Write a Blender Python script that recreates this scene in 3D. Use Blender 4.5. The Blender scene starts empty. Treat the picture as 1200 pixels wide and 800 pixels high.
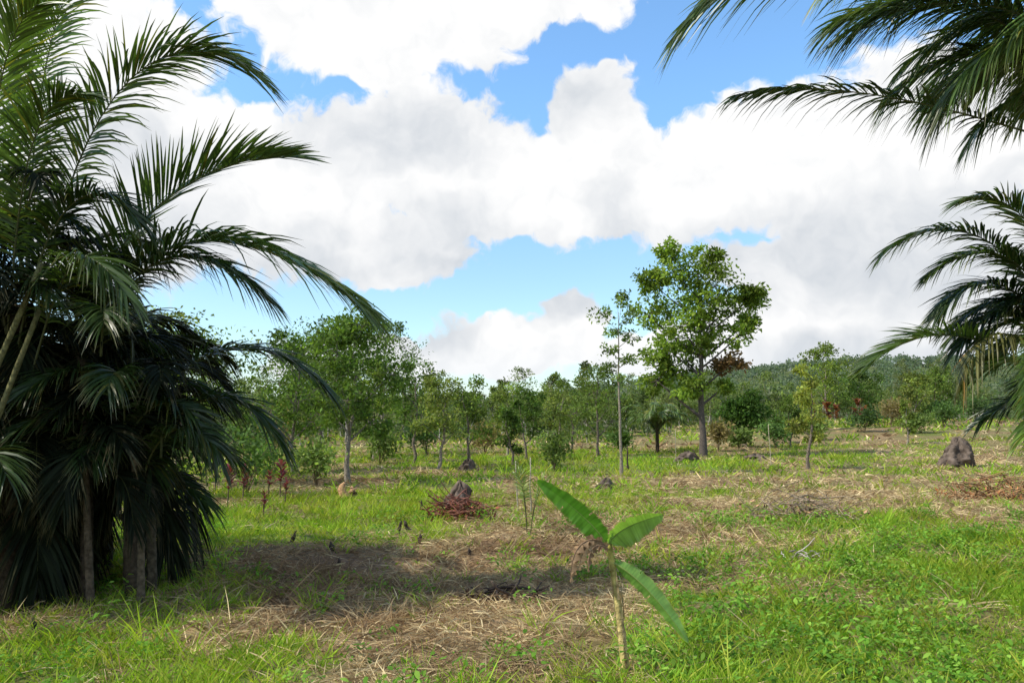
import bpy, math, numpy as np
rng=np.random.default_rng(11)
scene=bpy.context.scene
COL=scene.collection
scene.view_settings.view_transform='Standard'
scene.view_settings.look='None'
scene.view_settings.exposure=0

# ---------------------------------------------------------------- helpers
def sstep(a,b,x):
    t=np.clip((np.asarray(x,dtype=float)-a)/(b-a),0,1); return t*t*(3-2*t)
def hsh(i,j,s):
    v=np.sin(i*127.1+j*311.7+s*74.7)*43758.5453
    return v-np.floor(v)
def vn(x,y,s=0):
    x=np.asarray(x,dtype=float);y=np.asarray(y,dtype=float)
    i=np.floor(x);j=np.floor(y);f=x-i;g=y-j
    f=f*f*(3-2*f);g=g*g*(3-2*g)
    return (hsh(i,j,s)*(1-f)+hsh(i+1,j,s)*f)*(1-g)+(hsh(i,j+1,s)*(1-f)+hsh(i+1,j+1,s)*f)*g
def fbm(x,y,s=0,o=4):
    r=0;a=.5;t=0
    for k in range(o):
        r=r+a*vn(x*2**k+17*k,y*2**k-9*k,s+k);t+=a;a*=.5
    return r/t
def ground_z(x,y):
    x=np.asarray(x,dtype=float);y=np.asarray(y,dtype=float)
    z=0.16*(fbm(x*.35,y*.35,3,3)-.5)*sstep(1,5,np.hypot(x,y))
    z=z+0.07*(fbm(x*1.7,y*1.7,8,2)-.5)
    z=z+1.35*sstep(22,62,y)*sstep(2,34,x)
    z=z+21*sstep(110,330,y)*(0.26+0.74*sstep(-30,150,x))
    return z
def gz(x,y): return float(ground_z(x,y))
def greenness(x,y):
    g=0.45+0*x
    def b(cx,cy,rx,ry,a):
        return a*np.exp(-((x-cx)/rx)**2-((y-cy)/ry)**2)
    g=g+b(4.2,7.2,2.6,2.6,.5)+b(8,11,3,3,.25)+b(-3.6,12.5,2.6,3,.4)+b(-1.6,17,2.5,2.4,.4)
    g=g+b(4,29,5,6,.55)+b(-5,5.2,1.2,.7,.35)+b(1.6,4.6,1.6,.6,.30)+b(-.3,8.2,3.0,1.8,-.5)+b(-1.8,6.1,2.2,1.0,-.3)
    g=g+b(0,12.5,2.2,2.5,-.35)+b(6,20,5,4,-.28)+b(20,40,14,10,-.03)+b(2.9,13,2,1.2,-.2)+b(-10,35,10,14,.1)
    g=g+1.3*(fbm(x*.55,y*.55,21,4)-.5)+.8*(fbm(x*2.4,y*2.4,71,3)-.5)
    return np.clip(g,0,1)
def dead_and_shade(x,y):
    return np.clip(np.exp(-((x+.8)/3.4)**2-((y-8.6)/2.0)**2)*.9+1.9*(fbm(x*.9,y*.9,301,4)-.50),0,1)  # painted palm shadow zone on the ground, plus random dead brown patches

def mk(name,V,Q,C,mat,smooth=False,link=True):
    V=np.ascontiguousarray(V,dtype=np.float32);Q=np.ascontiguousarray(Q,dtype=np.int32)
    me=bpy.data.meshes.new(name)
    me.vertices.add(len(V));me.vertices.foreach_set('co',V.ravel())
    me.loops.add(Q.size);me.loops.foreach_set('vertex_index',Q.ravel())
    me.polygons.add(len(Q));me.polygons.foreach_set('loop_start',np.arange(len(Q),dtype=np.int32)*4)
    if smooth: me.polygons.foreach_set('use_smooth',np.ones(len(Q),dtype=bool))
    me.update(calc_edges=True)
    if C is not None:
        a=me.color_attributes.new('col','FLOAT_COLOR','POINT')
        cc=np.ones((len(V),4),dtype=np.float32);cc[:,:3]=np.clip(C,0,1)
        a.data.foreach_set('color',cc.ravel())
    me.materials.append(mat)
    ob=bpy.data.objects.new(name,me)
    if link: COL.objects.link(ob)
    return ob
class Geo:
    def __init__(s): s.V=[];s.Q=[];s.C=[];s.n=0
    def add(s,V,Q,C):
        V=np.asarray(V,dtype=float).reshape(-1,3);Q=np.asarray(Q).reshape(-1,4)
        C=np.asarray(C,dtype=float)
        if C.ndim==1: C=np.tile(C,(len(V),1))
        s.V.append(V);s.Q.append(Q+s.n);s.C.append(C.reshape(-1,3));s.n+=len(V)
    def obj(s,name,mat,smooth=False):
        return mk(name,np.vstack(s.V),np.vstack(s.Q),np.vstack(s.C),mat,smooth)
def nz(v): return v/np.maximum(np.linalg.norm(v,axis=-1,keepdims=True),1e-9)
def strips(geo,C,S,W,col):
    n,K,_=C.shape
    if S.ndim==2: S=S[:,None,:]
    V=np.stack([C-S*W[...,None]/2,C+S*W[...,None]/2],axis=2)
    a=(np.arange(n)[:,None]*K*2+np.arange(K-1)[None]*2)
    Q=np.stack([a,a+1,a+3,a+2],axis=-1)
    if col.ndim==2: col=np.repeat(col[:,None,:],K,axis=1)
    cc=np.repeat(col[:,:,None,:],2,axis=2)
    geo.add(V,Q,cc.reshape(-1,3))
def leaves(geo,P,D,S,L,W,col):
    L=L[:,None];W=W[:,None]
    V=np.stack([P,P+.45*L*D+W/2*S,P+L*D,P+.45*L*D-W/2*S],axis=1)
    Q=np.arange(len(P)*4).reshape(-1,4)
    geo.add(V,Q,np.repeat(col,4,axis=0))
def tube(geo,P,R,sides,col,cap=True):
    P=np.asarray(P,dtype=float);n=len(P);R=np.asarray(R,dtype=float)*np.ones(n)
    if cap:
        P=np.vstack([P,P[-1]+1e-4*nz(P[-1]-P[-2])]);R=np.append(R,1e-4);n+=1
    T=nz(np.gradient(P,axis=0));up=np.array([0,0,1.]) if abs(T[0][2])<.9 else np.array([0,1.,0])
    A=nz(np.cross(T,up));B=np.cross(T,A)
    th=np.arange(sides)*2*math.pi/sides
    V=P[:,None]+R[:,None,None]*(A[:,None]*np.cos(th)[None,:,None]+B[:,None]*np.sin(th)[None,:,None])
    i=np.arange(n-1)[:,None]*sides;j=np.arange(sides)[None];k=(j+1)%sides
    Q=np.stack([i+j,i+k,i+sides+k,i+sides+j],axis=-1)
    geo.add(V,Q,np.asarray(col))
def bez(P,t):
    P=np.asarray(P,dtype=float);t=np.asarray(t)[:,None]
    return (1-t)**3*P[0]+3*t*(1-t)**2*P[1]+3*t*t*(1-t)*P[2]+t**3*P[3]
def bezt(P,t):
    P=np.asarray(P,dtype=float);t=np.asarray(t)[:,None]
    return nz(3*(1-t)**2*(P[1]-P[0])+6*t*(1-t)*(P[2]-P[1])+3*t*t*(P[3]-P[2])+1e-9)
def runit(n): return nz(rng.normal(size=(n,3)))

# ---------------------------------------------------------------- materials
def mat_attr(name,rough=.6,trans=0.0,spec=.3,nscale=20,namp=.35,bump=0.0,bscale=30,tcol=(1.25,1.35,.6),gain=1.0):
    m=bpy.data.materials.new(name);m.use_nodes=True;nt=m.node_tree;N=nt.nodes;Lk=nt.links
    p=N['Principled BSDF'];out=N['Material Output']
    a=N.new('ShaderNodeAttribute');a.attribute_name='col'
    tc=N.new('ShaderNodeTexCoord')
    no=N.new('ShaderNodeTexNoise');no.inputs['Scale'].default_value=nscale;no.inputs['Detail'].default_value=2
    Lk.new(tc.outputs['Object'],no.inputs['Vector'])
    mr=N.new('ShaderNodeMapRange');mr.inputs['From Min'].default_value=.3;mr.inputs['From Max'].default_value=.7
    mr.inputs['To Min'].default_value=(1-namp)*gain;mr.inputs['To Max'].default_value=(1+namp)*gain
    Lk.new(no.outputs['Fac'],mr.inputs['Value'])
    vm=N.new('ShaderNodeVectorMath');vm.operation='SCALE'
    Lk.new(a.outputs['Color'],vm.inputs[0]);Lk.new(mr.outputs['Result'],vm.inputs['Scale'])
    Lk.new(vm.outputs[0],p.inputs['Base Color'])
    p.inputs['Roughness'].default_value=rough;p.inputs['Specular IOR Level'].default_value=spec
    if bump>0:
        n2=N.new('ShaderNodeTexNoise');n2.inputs['Scale'].default_value=bscale;n2.inputs['Detail'].default_value=5
        Lk.new(tc.outputs['Object'],n2.inputs['Vector'])
        b=N.new('ShaderNodeBump');b.inputs['Strength'].default_value=bump;b.inputs['Distance'].default_value=.03
        Lk.new(n2.outputs['Fac'],b.inputs['Height']);Lk.new(b.outputs['Normal'],p.inputs['Normal'])
    if trans>0:
        tr=N.new('ShaderNodeBsdfTranslucent')
        v2=N.new('ShaderNodeVectorMath');v2.operation='MULTIPLY';v2.inputs[1].default_value=tcol
        Lk.new(vm.outputs[0],v2.inputs[0]);Lk.new(v2.outputs[0],tr.inputs['Color'])
        mx=N.new('ShaderNodeMixShader');mx.inputs[0].default_value=trans
        Lk.new(p.outputs[0],mx.inputs[1]);Lk.new(tr.outputs[0],mx.inputs[2]);Lk.new(mx.outputs[0],out.inputs[0])
    return m
M_palm=mat_attr('palm_leaf',rough=.38,trans=.28,spec=.45,nscale=6,namp=.2,gain=1.3)
M_shade=mat_attr('palm_leaf_shaded',rough=.6,trans=.15,spec=.12,nscale=6,namp=.3,gain=1.0)  # shaded copy of the palm leaf: duller and darker for inner fronds
M_leaf=mat_attr('tree_leaf',rough=.6,trans=.45,spec=.1,nscale=1.2,namp=.25,gain=2.0)
M_grass=mat_attr('grass_blade',rough=.7,trans=.4,spec=.08,nscale=2.5,namp=.22,gain=1.95,tcol=(1.25,1.3,.4))
M_dry=mat_attr('dry_blade',rough=.8,trans=.25,spec=.08,nscale=3,namp=.3,tcol=(1.1,1,.8),gain=1.5)
M_bark=mat_attr('bark',rough=.9,spec=.1,nscale=25,namp=.45,bump=.6,bscale=40,gain=1.2)
M_banana=mat_attr('banana_leaf',rough=.32,trans=.4,spec=.5,nscale=14,namp=.12,gain=1.35)
M_mound=mat_attr('termite_earth',rough=.95,spec=.05,nscale=5,namp=.6,bump=1,bscale=9)
M_ground=mat_attr('soil',rough=.95,spec=.05,nscale=14,namp=.5,bump=1,bscale=25,gain=1.4)

# ---------------------------------------------------------------- ground
u=np.linspace(-1,1,340);xs=np.sinh(u*6.2)/np.sinh(6.2)*1100
w=np.linspace(0,1,340);ys=np.sinh(w*6.0)/np.sinh(6.0)*1500+3.0
ys=np.concatenate([np.linspace(-120,2.6,24),ys])
X,Y=np.meshgrid(xs,ys);Z=ground_z(X,Y)
V=np.stack([X,Y,Z],-1).reshape(-1,3);nx=len(xs);ny=len(ys)
i=np.arange(ny-1)[:,None]*nx+np.arange(nx-1)[None]
Q=np.stack([i,i+1,i+nx+1,i+nx],-1).reshape(-1,4)
g=greenness(V[:,0],V[:,1])[:,None];dd=dead_and_shade(V[:,0],V[:,1])[:,None]
cd=np.array([.165,.108,.062]);cg=np.array([.085,.115,.024]);cs=np.array([.24,.175,.09])
f2=fbm(V[:,0]*1.3,V[:,1]*1.3,55,4)[:,None]
C=cd*(1-g)+cg*g;C=C*(1-.5*f2*(1-g))+cs*.5*f2*(1-g);C=C*(1-.7*dd)+np.array([.115,.068,.042])*.7*dd  # soil colour browned for the painted palm shadow and dead patches
far=sstep(45,130,V[:,1])[:,None];C=C*(1-far)+np.array([.07,.085,.03])*far
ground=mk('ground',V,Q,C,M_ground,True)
ground['kind']='structure';ground['label']='rough pasture ground with soil, straw and grass patches';ground['category']='ground'

# ---------------------------------------------------------------- grass (uncountable)
def wedge(n,y0,y1,m=.72,pad=.6,p=1.0):
    t=rng.random(n);y=(y0**(p+1)+t*(y1**(p+1)-y0**(p+1)))**(1/(p+1))
    x=(rng.random(n)*2-1)*(y*m+pad);return x,y
GR=np.array([[.11,.19,.018],[.145,.215,.024],[.07,.14,.014],[.18,.205,.035]])
DR=np.array([[.36,.28,.15],[.27,.19,.10],[.43,.35,.20],[.18,.12,.065]])
DEAD_SHADE=np.array([.17,.105,.062])  # blade tone for dead grass and the painted palm shadow
gg=Geo();gd=Geo()
def tufts(n,y0,y1,nb,hmin,hmax,wd,rad,p=1.0,flat=.5):
    x,y=wedge(n,y0,y1,p=p)
    g=greenness(x,y)
    keep=rng.random(n)<.15+1.1*np.abs(fbm(x*2.1,y*2.1,91,3))
    x=x[keep];y=y[keep];g=g[keep];n=len(x)
    isg=rng.random(n)<np.clip((g-.25)*2.1,0.05,.97)
    hs=(hmin+(hmax-hmin)*rng.random(n)**1.6)*(.35+1.25*fbm(x*.9,y*.9,33,3))
    for sel,geo,pal in ((isg,gg,GR),(~isg,gd,DR)):
        xx=np.repeat(x[sel],nb);yy=np.repeat(y[sel],nb);hh=np.repeat(hs[sel],nb)*(.5+.8*rng.random(len(xx)))
        m=len(xx)
        a=rng.random(m)*2*math.pi;r=rad*rng.random(m)**.5
        px=xx+r*np.cos(a);py=yy+r*np.sin(a);pz=ground_z(px,py)-.01
        dry=geo is gd
        spl=(.35+.9*rng.random(m)) if not dry else (.5+2.6*rng.random(m)**1.0)
        a2=a+rng.normal(size=m)*.8
        D=nz(np.stack([np.cos(a2)*spl,np.sin(a2)*spl,np.ones(m)*(1 if not dry else .8)],-1))
        K=3;tt=np.array([0,.55,1.])
        Cc=np.stack([px,py,pz],-1)[:,None]+D[:,None]*hh[:,None,None]*tt[None,:,None]
        Cc[:,:,2]-=(hh[:,None]*tt[None]**2*.33*rng.random(m)[:,None])
        Cc[:,:,2]=np.maximum(Cc[:,:,2],pz[:,None]+.006*np.arange(3))
        a3=rng.random(m)*math.pi*2
        S=nz(np.cross(D,np.stack([np.cos(a3),np.sin(a3),.3*np.ones(m)],-1)))
        W=wd*(.6+.8*rng.random(m))[:,None]*np.array([.7,1,.12])[None]
        tint=np.repeat(rng.integers(0,4,len(xx)//nb),nb)
        c=pal[tint]*(.7+.6*rng.random(m))[:,None]
        mixn=fbm(px*1.1,py*1.1,66,3)[:,None]
        if not dry: c=c*(.6+.7*mixn)+np.array([.07,.03,.0])*(1-mixn)*rng.random((m,1))
        else:
            c=c*(.55+.85*mixn);d_=dead_and_shade(px,py)[:,None]*(.4+.6*rng.random((m,1)));c=c*(1-d_)+DEAD_SHADE*d_*(.6+.7*rng.random((m,1)))
        strips(geo,Cc,S,W,c)
tufts(12500,4.2,8.5,11,.05,.22,.0065,.07)
tufts(19000,8.0,18,9,.06,.26,.011,.10)
tufts(13500,17,42,8,.08,.36,.026,.2)
tufts(9000,40,120,7,.15,.6,.08,.5)
tufts(800,4.3,14,14,.22,.45,.0075,.08)
o=gg.obj('green_grass',M_grass);o['kind']='stuff';o['label']='patchy bright green grass growing over the field';o['category']='grass'
n=54000;x,y=wedge(n,4.2,22,p=.55);g=greenness(x,y);k=rng.random(n)<np.clip(1.15-1.5*g,0.05,1);x=x[k];y=y[k];n=len(x)
a=rng.random(n)*math.pi*2;L=.07+.2*rng.random(n);z=ground_z(x,y)
D=np.stack([np.cos(a),np.sin(a),rng.normal(size=n)*.16],-1)
tt=np.array([-.5,0,.5]);Cc=np.stack([x,y,z+.015+.05*rng.random(n)],-1)[:,None]+D[:,None]*L[:,None,None]*tt[None,:,None]
Cc[:,1,2]+=.02*rng.random(n)
S=nz(np.cross(D,runit(n)));W=(.0035+.0055*rng.random(n)*(1+y/14))[:,None]*np.array([.6,1,.4])
c=DR[rng.integers(0,4,n)]*(.55+.75*rng.random(n))[:,None];d_=dead_and_shade(x,y)[:,None]*(rng.random((n,1))<.8);c=c*(1-d_)+DEAD_SHADE*(.6+.8*rng.random((n,1)))*d_
strips(gd,Cc,S,W,c)
o=gd.obj('dry_grass',M_dry);o['kind']='stuff';o['label']='dry straw-coloured cut grass lying over the soil';o['category']='dry grass'
# broadleaf weeds in clumps
gw=Geo();n=4400;x,y=wedge(n,4.3,13,p=.8);g=greenness(x,y);cf=fbm(x*1.1,y*1.1,140,3);k=rng.random(n)<(.05+1.4*g*(cf>.53))*np.where(x>.3,1,.4);x=x[k];y=y[k]
nb=24;m=len(x)*nb;hh=np.repeat(.06+.2*rng.random(len(x)),nb)
px=np.repeat(x,nb)+rng.normal(size=m)*.065;py=np.repeat(y,nb)+rng.normal(size=m)*.065
pz=ground_z(px,py)+hh*rng.random(m)**.6
a=rng.random(m)*2*math.pi;D=nz(np.stack([np.cos(a),np.sin(a),.15+.5*rng.normal(size=m)],-1));S=nz(np.cross(D,np.stack([0*a,0*a,1+0*a],-1)+.5*runit(m)))
L=.022+.036*rng.random(m);tt=np.array([0,.35,.7,1.]);Cc=np.stack([px,py,pz],-1)[:,None]+D[:,None]*L[:,None,None]*tt[None,:,None]
Cc[:,:,2]-=L[:,None]*tt[None]**2*.35
W=L[:,None]*.55*np.array([.15,1,.85,.05])[None]
pal=np.array([[.08,.165,.02],[.12,.20,.03],[.06,.125,.016]])
strips(gw,Cc,S,W,np.repeat(pal[rng.integers(0,3,len(x))],nb,axis=0)*(.65+.65*rng.random(m))[:,None])
o=gw.obj('weeds',M_grass);o['kind']='stuff';o['label']='low broad-leaved green weeds among the grass';o['category']='weeds'

# ---------------------------------------------------------------- object helpers
def empty(name,loc,label,cat,group=None):
    e=bpy.data.objects.new(name,None);e.empty_display_size=.2;e.location=loc;COL.objects.link(e)
    e['label']=label;e['category']=cat
    if group:e['group']=group
    return e
def par(o,e): o.parent=e;return o
def copy_thing(e,kids,loc,rz,sc):
    n=e.copy();COL.objects.link(n);n.location=loc;n.rotation_euler=(0,0,rz);n.scale=sc
    for k in kids:
        c=k.copy();COL.objects.link(c);c.parent=n
    return n

# ---------------------------------------------------------------- broadleaf trees
def tree(name,loc,lobes,h,tr,label,group=None,leaf=.12,clumps=14,per=70,leafcol=(.075,.13,.025),sig=.3,bark=(.16,.13,.1),lean=(0,0),brown=None,wobble=.010,asp=.5):
    """lobes: list of (x,y,z,r) relative to the base; each carried by its own limb"""
    gt=Geo();gl=Geo()
    bark=np.array(bark)
    k=9;tz=np.linspace(0,1,k)
    wob=np.cumsum(rng.normal(size=(k,2))*h*wobble,axis=0)
    T=np.stack([lean[0]*tz**1.3+wob[:,0]-wob[0,0],lean[1]*tz+wob[:,1]-wob[0,1],tz*h*.93-.05],-1)
    R=tr*(1-tz)**.8*.92+tr*.12;R[0]*=1.35
    tube(gt,T,R,8,bark)
    for li,(lx,ly,lz,r) in enumerate(lobes):
        c=np.array([lx,ly,lz]);hd=np.hypot(lx-lean[0]*.5,ly)
        az=max(h*.18,min(lz-.75*hd-r*.3,h*.85));p0=np.array([np.interp(az,T[:,2],T[:,d]) for d in range(3)])
        r0=np.interp(az,T[:,2],R)*.62
        mid=(p0+c)/2+np.array([0,0,-.12*hd])+rng.normal(size=3)*.05*r
        P=bez([p0,p0*.6+mid*.4,mid*.4+c*.6,c],np.linspace(0,1,6))
        tube(gt,P,np.linspace(r0,r0*.3,6),6,bark*(.8+.3*rng.random()))
        nc=max(4,int(clumps*(.7+.6*rng.random())))
        q=runit(nc)*(.35+.75*rng.random((nc,1))**.6)*r*np.array([1,1,.85])
        lc=np.array(leafcol)*(.75+.5*rng.random())
        isb=brown is not None and li in brown
        if isb: lc=np.array([.075,.05,.025])
        for qq in q:
            e=c+qq
            tube(gt,[c+qq*.02,c+qq*.5+rng.normal(size=3)*.05*r,e],[r0*.28,r0*.18,r0*.08],4,bark*.8)
            m=int(per*(.5+rng.random()))
            pp=e+rng.normal(size=(m,3))*r*sig*np.array([1,1,.6])*(.6+.8*rng.random())
            D=nz(runit(m)+np.array([0,0,-.25])+nz(pp-c)*.5);S=nz(np.cross(D,runit(m)))
            L=leaf*(.6+.7*rng.random(m));cc=lc*(.55+.9*rng.random())
            yel=rng.random((m,1))*.5
            colr=cc*(.75+.5*rng.random((m,1)))*(1+yel*np.array([.6,.15,-.2]))
            leaves(gl,pp,D,S,L,L*asp,colr)
    e=empty(name,loc,label,'tree',group)
    a=par(gt.obj('trunk',M_bark,True),e);b=par(gl.obj('crown',M_leaf),e)
    return e,[a,b]
def rlobes(h,w,n,base=.4):
    out=[]
    for i in range(n):
        t=(i+.5)/n;z=h*(base+(1-base)*t);rr=w*.5*math.sin(math.pi*(.2+.72*t))**.8
        a=i*2.4+rng.random();d=rr*.8*(.5+.7*rng.random())
        r=(rr*.45+.06*w)*(.75+.5*rng.random())
        out.append((d*math.cos(a),d*math.sin(a),min(z,h-r*.7),r))
    return out
def L3(x,y): return (x,y,gz(x,y))
s=1/28.3
main=[(-28,-6,214,24),(-2,10,228,22),(-58,0,206,15),(-20,20,184,28),(16,-10,198,24),(46,5,186,24),(66,0,192,14),(-60,5,166,19),(-26,-15,150,26),(12,8,152,22),(42,-8,140,17),(34,0,108,15),(-44,0,116,22),(-14,12,112,22),(-50,6,88,17),(-14,-6,82,17),(24,0,80,9),(58,4,160,12),(-38,-8,240,13),(14,0,234,12),(0,-10,176,22),(-30,6,104,20),(-40,10,130,18),(-4,0,132,18)]
main=[(a*s,b*s,c*s,r*s) for a,b,c,r in main]
tree('tree',L3(7.85,33),main,8.3,.14,'tall airy green tree with a few browned leaves in pasture',leaf=.19,clumps=14,per=50,leafcol=(.082,.128,.022),brown=(11,),bark=(.085,.07,.06),sig=.27,wobble=.003)
tree('tree',L3(3.13,23),[(-.05,0,5.0,.22),(-.5,0,4.6,.25),(.3,0,4.6,.25),(-.15,.1,4.2,.2),(.35,.1,4.0,.2),(-.3,0,3.6,.18),(.25,0,3.3,.16),(-.1,0,2.8,.14),(.15,0,2.2,.12),(.12,0,5.2,.15)],5.1,.045,'thin sparse tree with a slender pale stem',leaf=.11,clumps=8,per=19,leafcol=(.065,.10,.028),bark=(.2,.17,.13),wobble=.004,sig=.38)
GRP='small trees scattered over the pasture'
spec=[(3.64,34,4.0,2.3,9,'rounded green tree'),(-4.07,20,4.2,2.4,12,'leafy green tree with a leaning stem'),(-3.33,27,3.5,1.5,7,'slim upright green tree'),(-2.28,25,2.9,1.7,7,'small tree with spreading crown'),(-1.5,28,3.0,1.5,6,'small tree with open crown'),
(-.2,34,3.0,1.5,6,'small young tree'),(.55,31,2.8,1.4,7,'small tree with thin stem'),(1.93,36,2.9,1.7,7,'small bushy tree'),(3.0,41,3.7,1.9,7,'young tree with olive crown'),(-6.5,24,4.2,2.5,10,'leafy tree with dark green crown'),
(-7.6,32,5.6,3.2,12,'taller green tree with broad crown'),(-6.0,36,6.0,3.2,12,'green tree with uneven crown'),(9.2,25,3.25,.8,7,'slender young tree with yellowish leaves'),(24.3,62,6.4,3.4,9,'flat-topped green tree on the slope'),(28,64,4.2,3.0,8,'rounded green tree on the slope'),
(29.2,58,3.6,2.2,7,'small tree on the slope'),(35,66,4.4,3.2,8,'bushy tree on the slope'),(19.7,40,2.2,.8,5,'thin sapling tree'),(-7.9,19,3.8,2.8,9,'dense green tree beside the palms'),(-9.5,22,4.6,3,9,'dense green tree behind the palms'),(13.9,40,2.6,1.3,6,'small green tree'),(-5.0,29,3.6,1.3,7,'slim sparse tree'),(.0,27,2.2,.8,6,'thin sapling tree')]
for i,(x,y,h,w,nl,lb) in enumerate(spec):
    lc=[(.055,.088,.02),(.075,.11,.024),(.042,.075,.018),(.08,.108,.03)][i%4]
    dense=i in (1,9,10,11)
    if dense: lc=(.048,.085,.018)
    if i==12: lc=(.12,.145,.035)
    tree('tree',L3(x,y),rlobes(h,w,nl,base=.34 if w>1 else .25),h*.95,.022+.010*h,lb+', standing in dry grass',GRP,leaf=.12 if y<45 else .22,clumps=15 if dense else 10,per=44 if dense else 32,leafcol=lc,lean=(rng.normal()*.2,0),bark=[(.13,.105,.08),(.2,.17,.135)][i%2],sig=.3 if dense else .34,wobble=.014)
tree('tree',L3(11.6,40),[(0,0,1.9,.7),(-.6,0,1.5,.6),(.6,0,1.6,.62),(0,-.2,1.15,.6),(.3,0,2.3,.5),(-.3,.2,2.2,.5)],1.9,.1,'compact dark green round tree above yellow grass',GRP,leaf=.16,clumps=18,per=60,leafcol=(.026,.055,.012),sig=.3)
kinds=[];KH=[4.2,5.0,3.4,5.8,4.0,6.4,3.0,7.4,2.6,4.6]
for i in range(10):
    h=KH[i];w=[1.9,2.6,2.0,1.6,3.0,2.8,1.2,2.2,2.4,1.2][i]
    lc=[(.06,.085,.028),(.07,.098,.032),(.045,.07,.024),(.068,.085,.038)][i%4]
    lb=['olive green young tree','rounded green tree','small dark green tree','tall slim tree with pale stem','spreading light green tree','tall tree with open crown','thin young tree','tall sparse gum tree with pale stem','low bushy dark tree','slender sparse tree with pale stem'][i]+' in the scrub'
    x0=[-12,-9,-3,5.8,-15,1,8.5,-20,-17,-6][i];y0=[58,65,56,62,70,78,60,84,60,58][i]
    kinds.append(tree('tree',L3(x0,y0),rlobes(h,w,10,base=[.5,.35,.42][i%3] if i!=8 else .12),h*.95,.02+.008*h,lb,GRP,leaf=.24,clumps=7,per=18,leafcol=lc,bark=[(.17,.145,.12),(.32,.29,.25)][i%3!=1],sig=.38,wobble=.016,lean=(rng.normal()*.4,0),asp=.5))
cl_=[(rng.uniform(-.62,.62),rng.uniform(46,100)) for _ in range(26)]
cnt=0;pts=[];tries=0
while cnt<240 and tries<20000:
    tries+=1
    if rng.random()<.65:
        a_,b_=cl_[rng.integers(0,26)];y=b_+rng.normal()*4;x=a_*b_+rng.normal()*4.5
    else: y=44+ (rng.random()**.8)*62;x=(rng.random()*2-1)*(y*.66)
    if y<43 or y>115: continue
    if x>7+ .1*y and y<76: continue
    if y<52 and abs(x-2)<6: continue
    if any((x-a)**2+(y-b)**2<1.5 for a,b in pts): continue
    pts.append((x,y));ki=rng.integers(0,10);e,k=kinds[ki];sc=.5+.65*rng.random()
    lim=1.6+(.045+.03*sstep(-.05,-.3,x/y)*1.0)*y
    sc=min(sc,lim*(.5+.6*rng.random())/KH[ki])
    copy_thing(e,k,(x,y,gz(x,y)),rng.random()*6.28,(sc,sc,sc*(.9+.3*rng.random())));cnt+=1

# far-off wood with its undergrowth
gf=Geo();n=6000
y=95+rng.random(n)**1.25*330;x=(rng.random(n)*2-1)*(y*.95);h=2.8+2.4*rng.random(n)**1.2;r=.9+1.4*rng.random(n)
nu=1000;yu=56+45*rng.random(nu);xu=(rng.random(nu)*2-1)*yu*.7;kk=~((xu>5+.1*yu)&(yu<80))&(fbm(xu*.15,yu*.15,400,2)>.45);xu=xu[kk];yu=yu[kk];nu=len(xu)
x=np.concatenate([x,xu]);y=np.concatenate([y,yu]);h=np.concatenate([h,.7+1.7*rng.random(nu)**1.5]);r=np.concatenate([r,.6+.9*rng.random(nu)]);low=np.arange(n+nu)>=n;n=n+nu
z=ground_z(x,y);nb=38;m=n*nb
tb=np.repeat(np.stack([x,y,z],-1),nb,axis=0);hh=np.repeat(h,nb);rr=np.repeat(r,nb);lw=np.repeat(low,nb)
q=runit(m)*(rng.random((m,1))**.4)
lump=1+.35*np.sin(q[:,0]*5+np.repeat(rng.random(n)*6,nb))*np.cos(q[:,2]*6)
cz=np.where(lw,.5,.66);pp=tb+np.stack([q[:,0]*rr*lump,q[:,1]*rr*lump,hh*(cz+np.where(lw,.5,.34)*q[:,2]*lump)],-1)
D=runit(m);S=nz(np.cross(D,runit(m)));L=(.4+.38*rng.random(m))*(.5+tb[:,1]/320)*np.where(lw,.6,1)
pal=np.array([[.055,.078,.032],[.068,.09,.038],[.044,.064,.028],[.074,.086,.045]])
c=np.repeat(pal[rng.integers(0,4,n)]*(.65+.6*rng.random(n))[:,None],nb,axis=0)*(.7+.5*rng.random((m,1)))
hz=np.clip((tb[:,1:2]-60)/380,0,1)*.7;c=c*(1-hz)+np.array([.095,.12,.105])*hz  # aerial haze mixed into the leaf colour with distance
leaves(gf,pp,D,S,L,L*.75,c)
t_=~low;nt_=t_.sum();S=np.tile([[1.,0,0]],(nt_,1));Cc=np.stack([np.stack([x,y,z],-1)[t_],np.stack([x+.3*rng.normal(size=n),y,z+h*.85],-1)[t_]],1)
strips(gf,Cc,S,np.tile([[.15,.07]],(nt_,1)),np.tile([[.2,.18,.15]],(nt_,1))*(.5+.8*rng.random((nt_,1))))
o=gf.obj('distant_wood',M_leaf);o['kind']='stuff';o['label']='far-off open eucalypt woodland covering low hills';o['category']='woodland'

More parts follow.
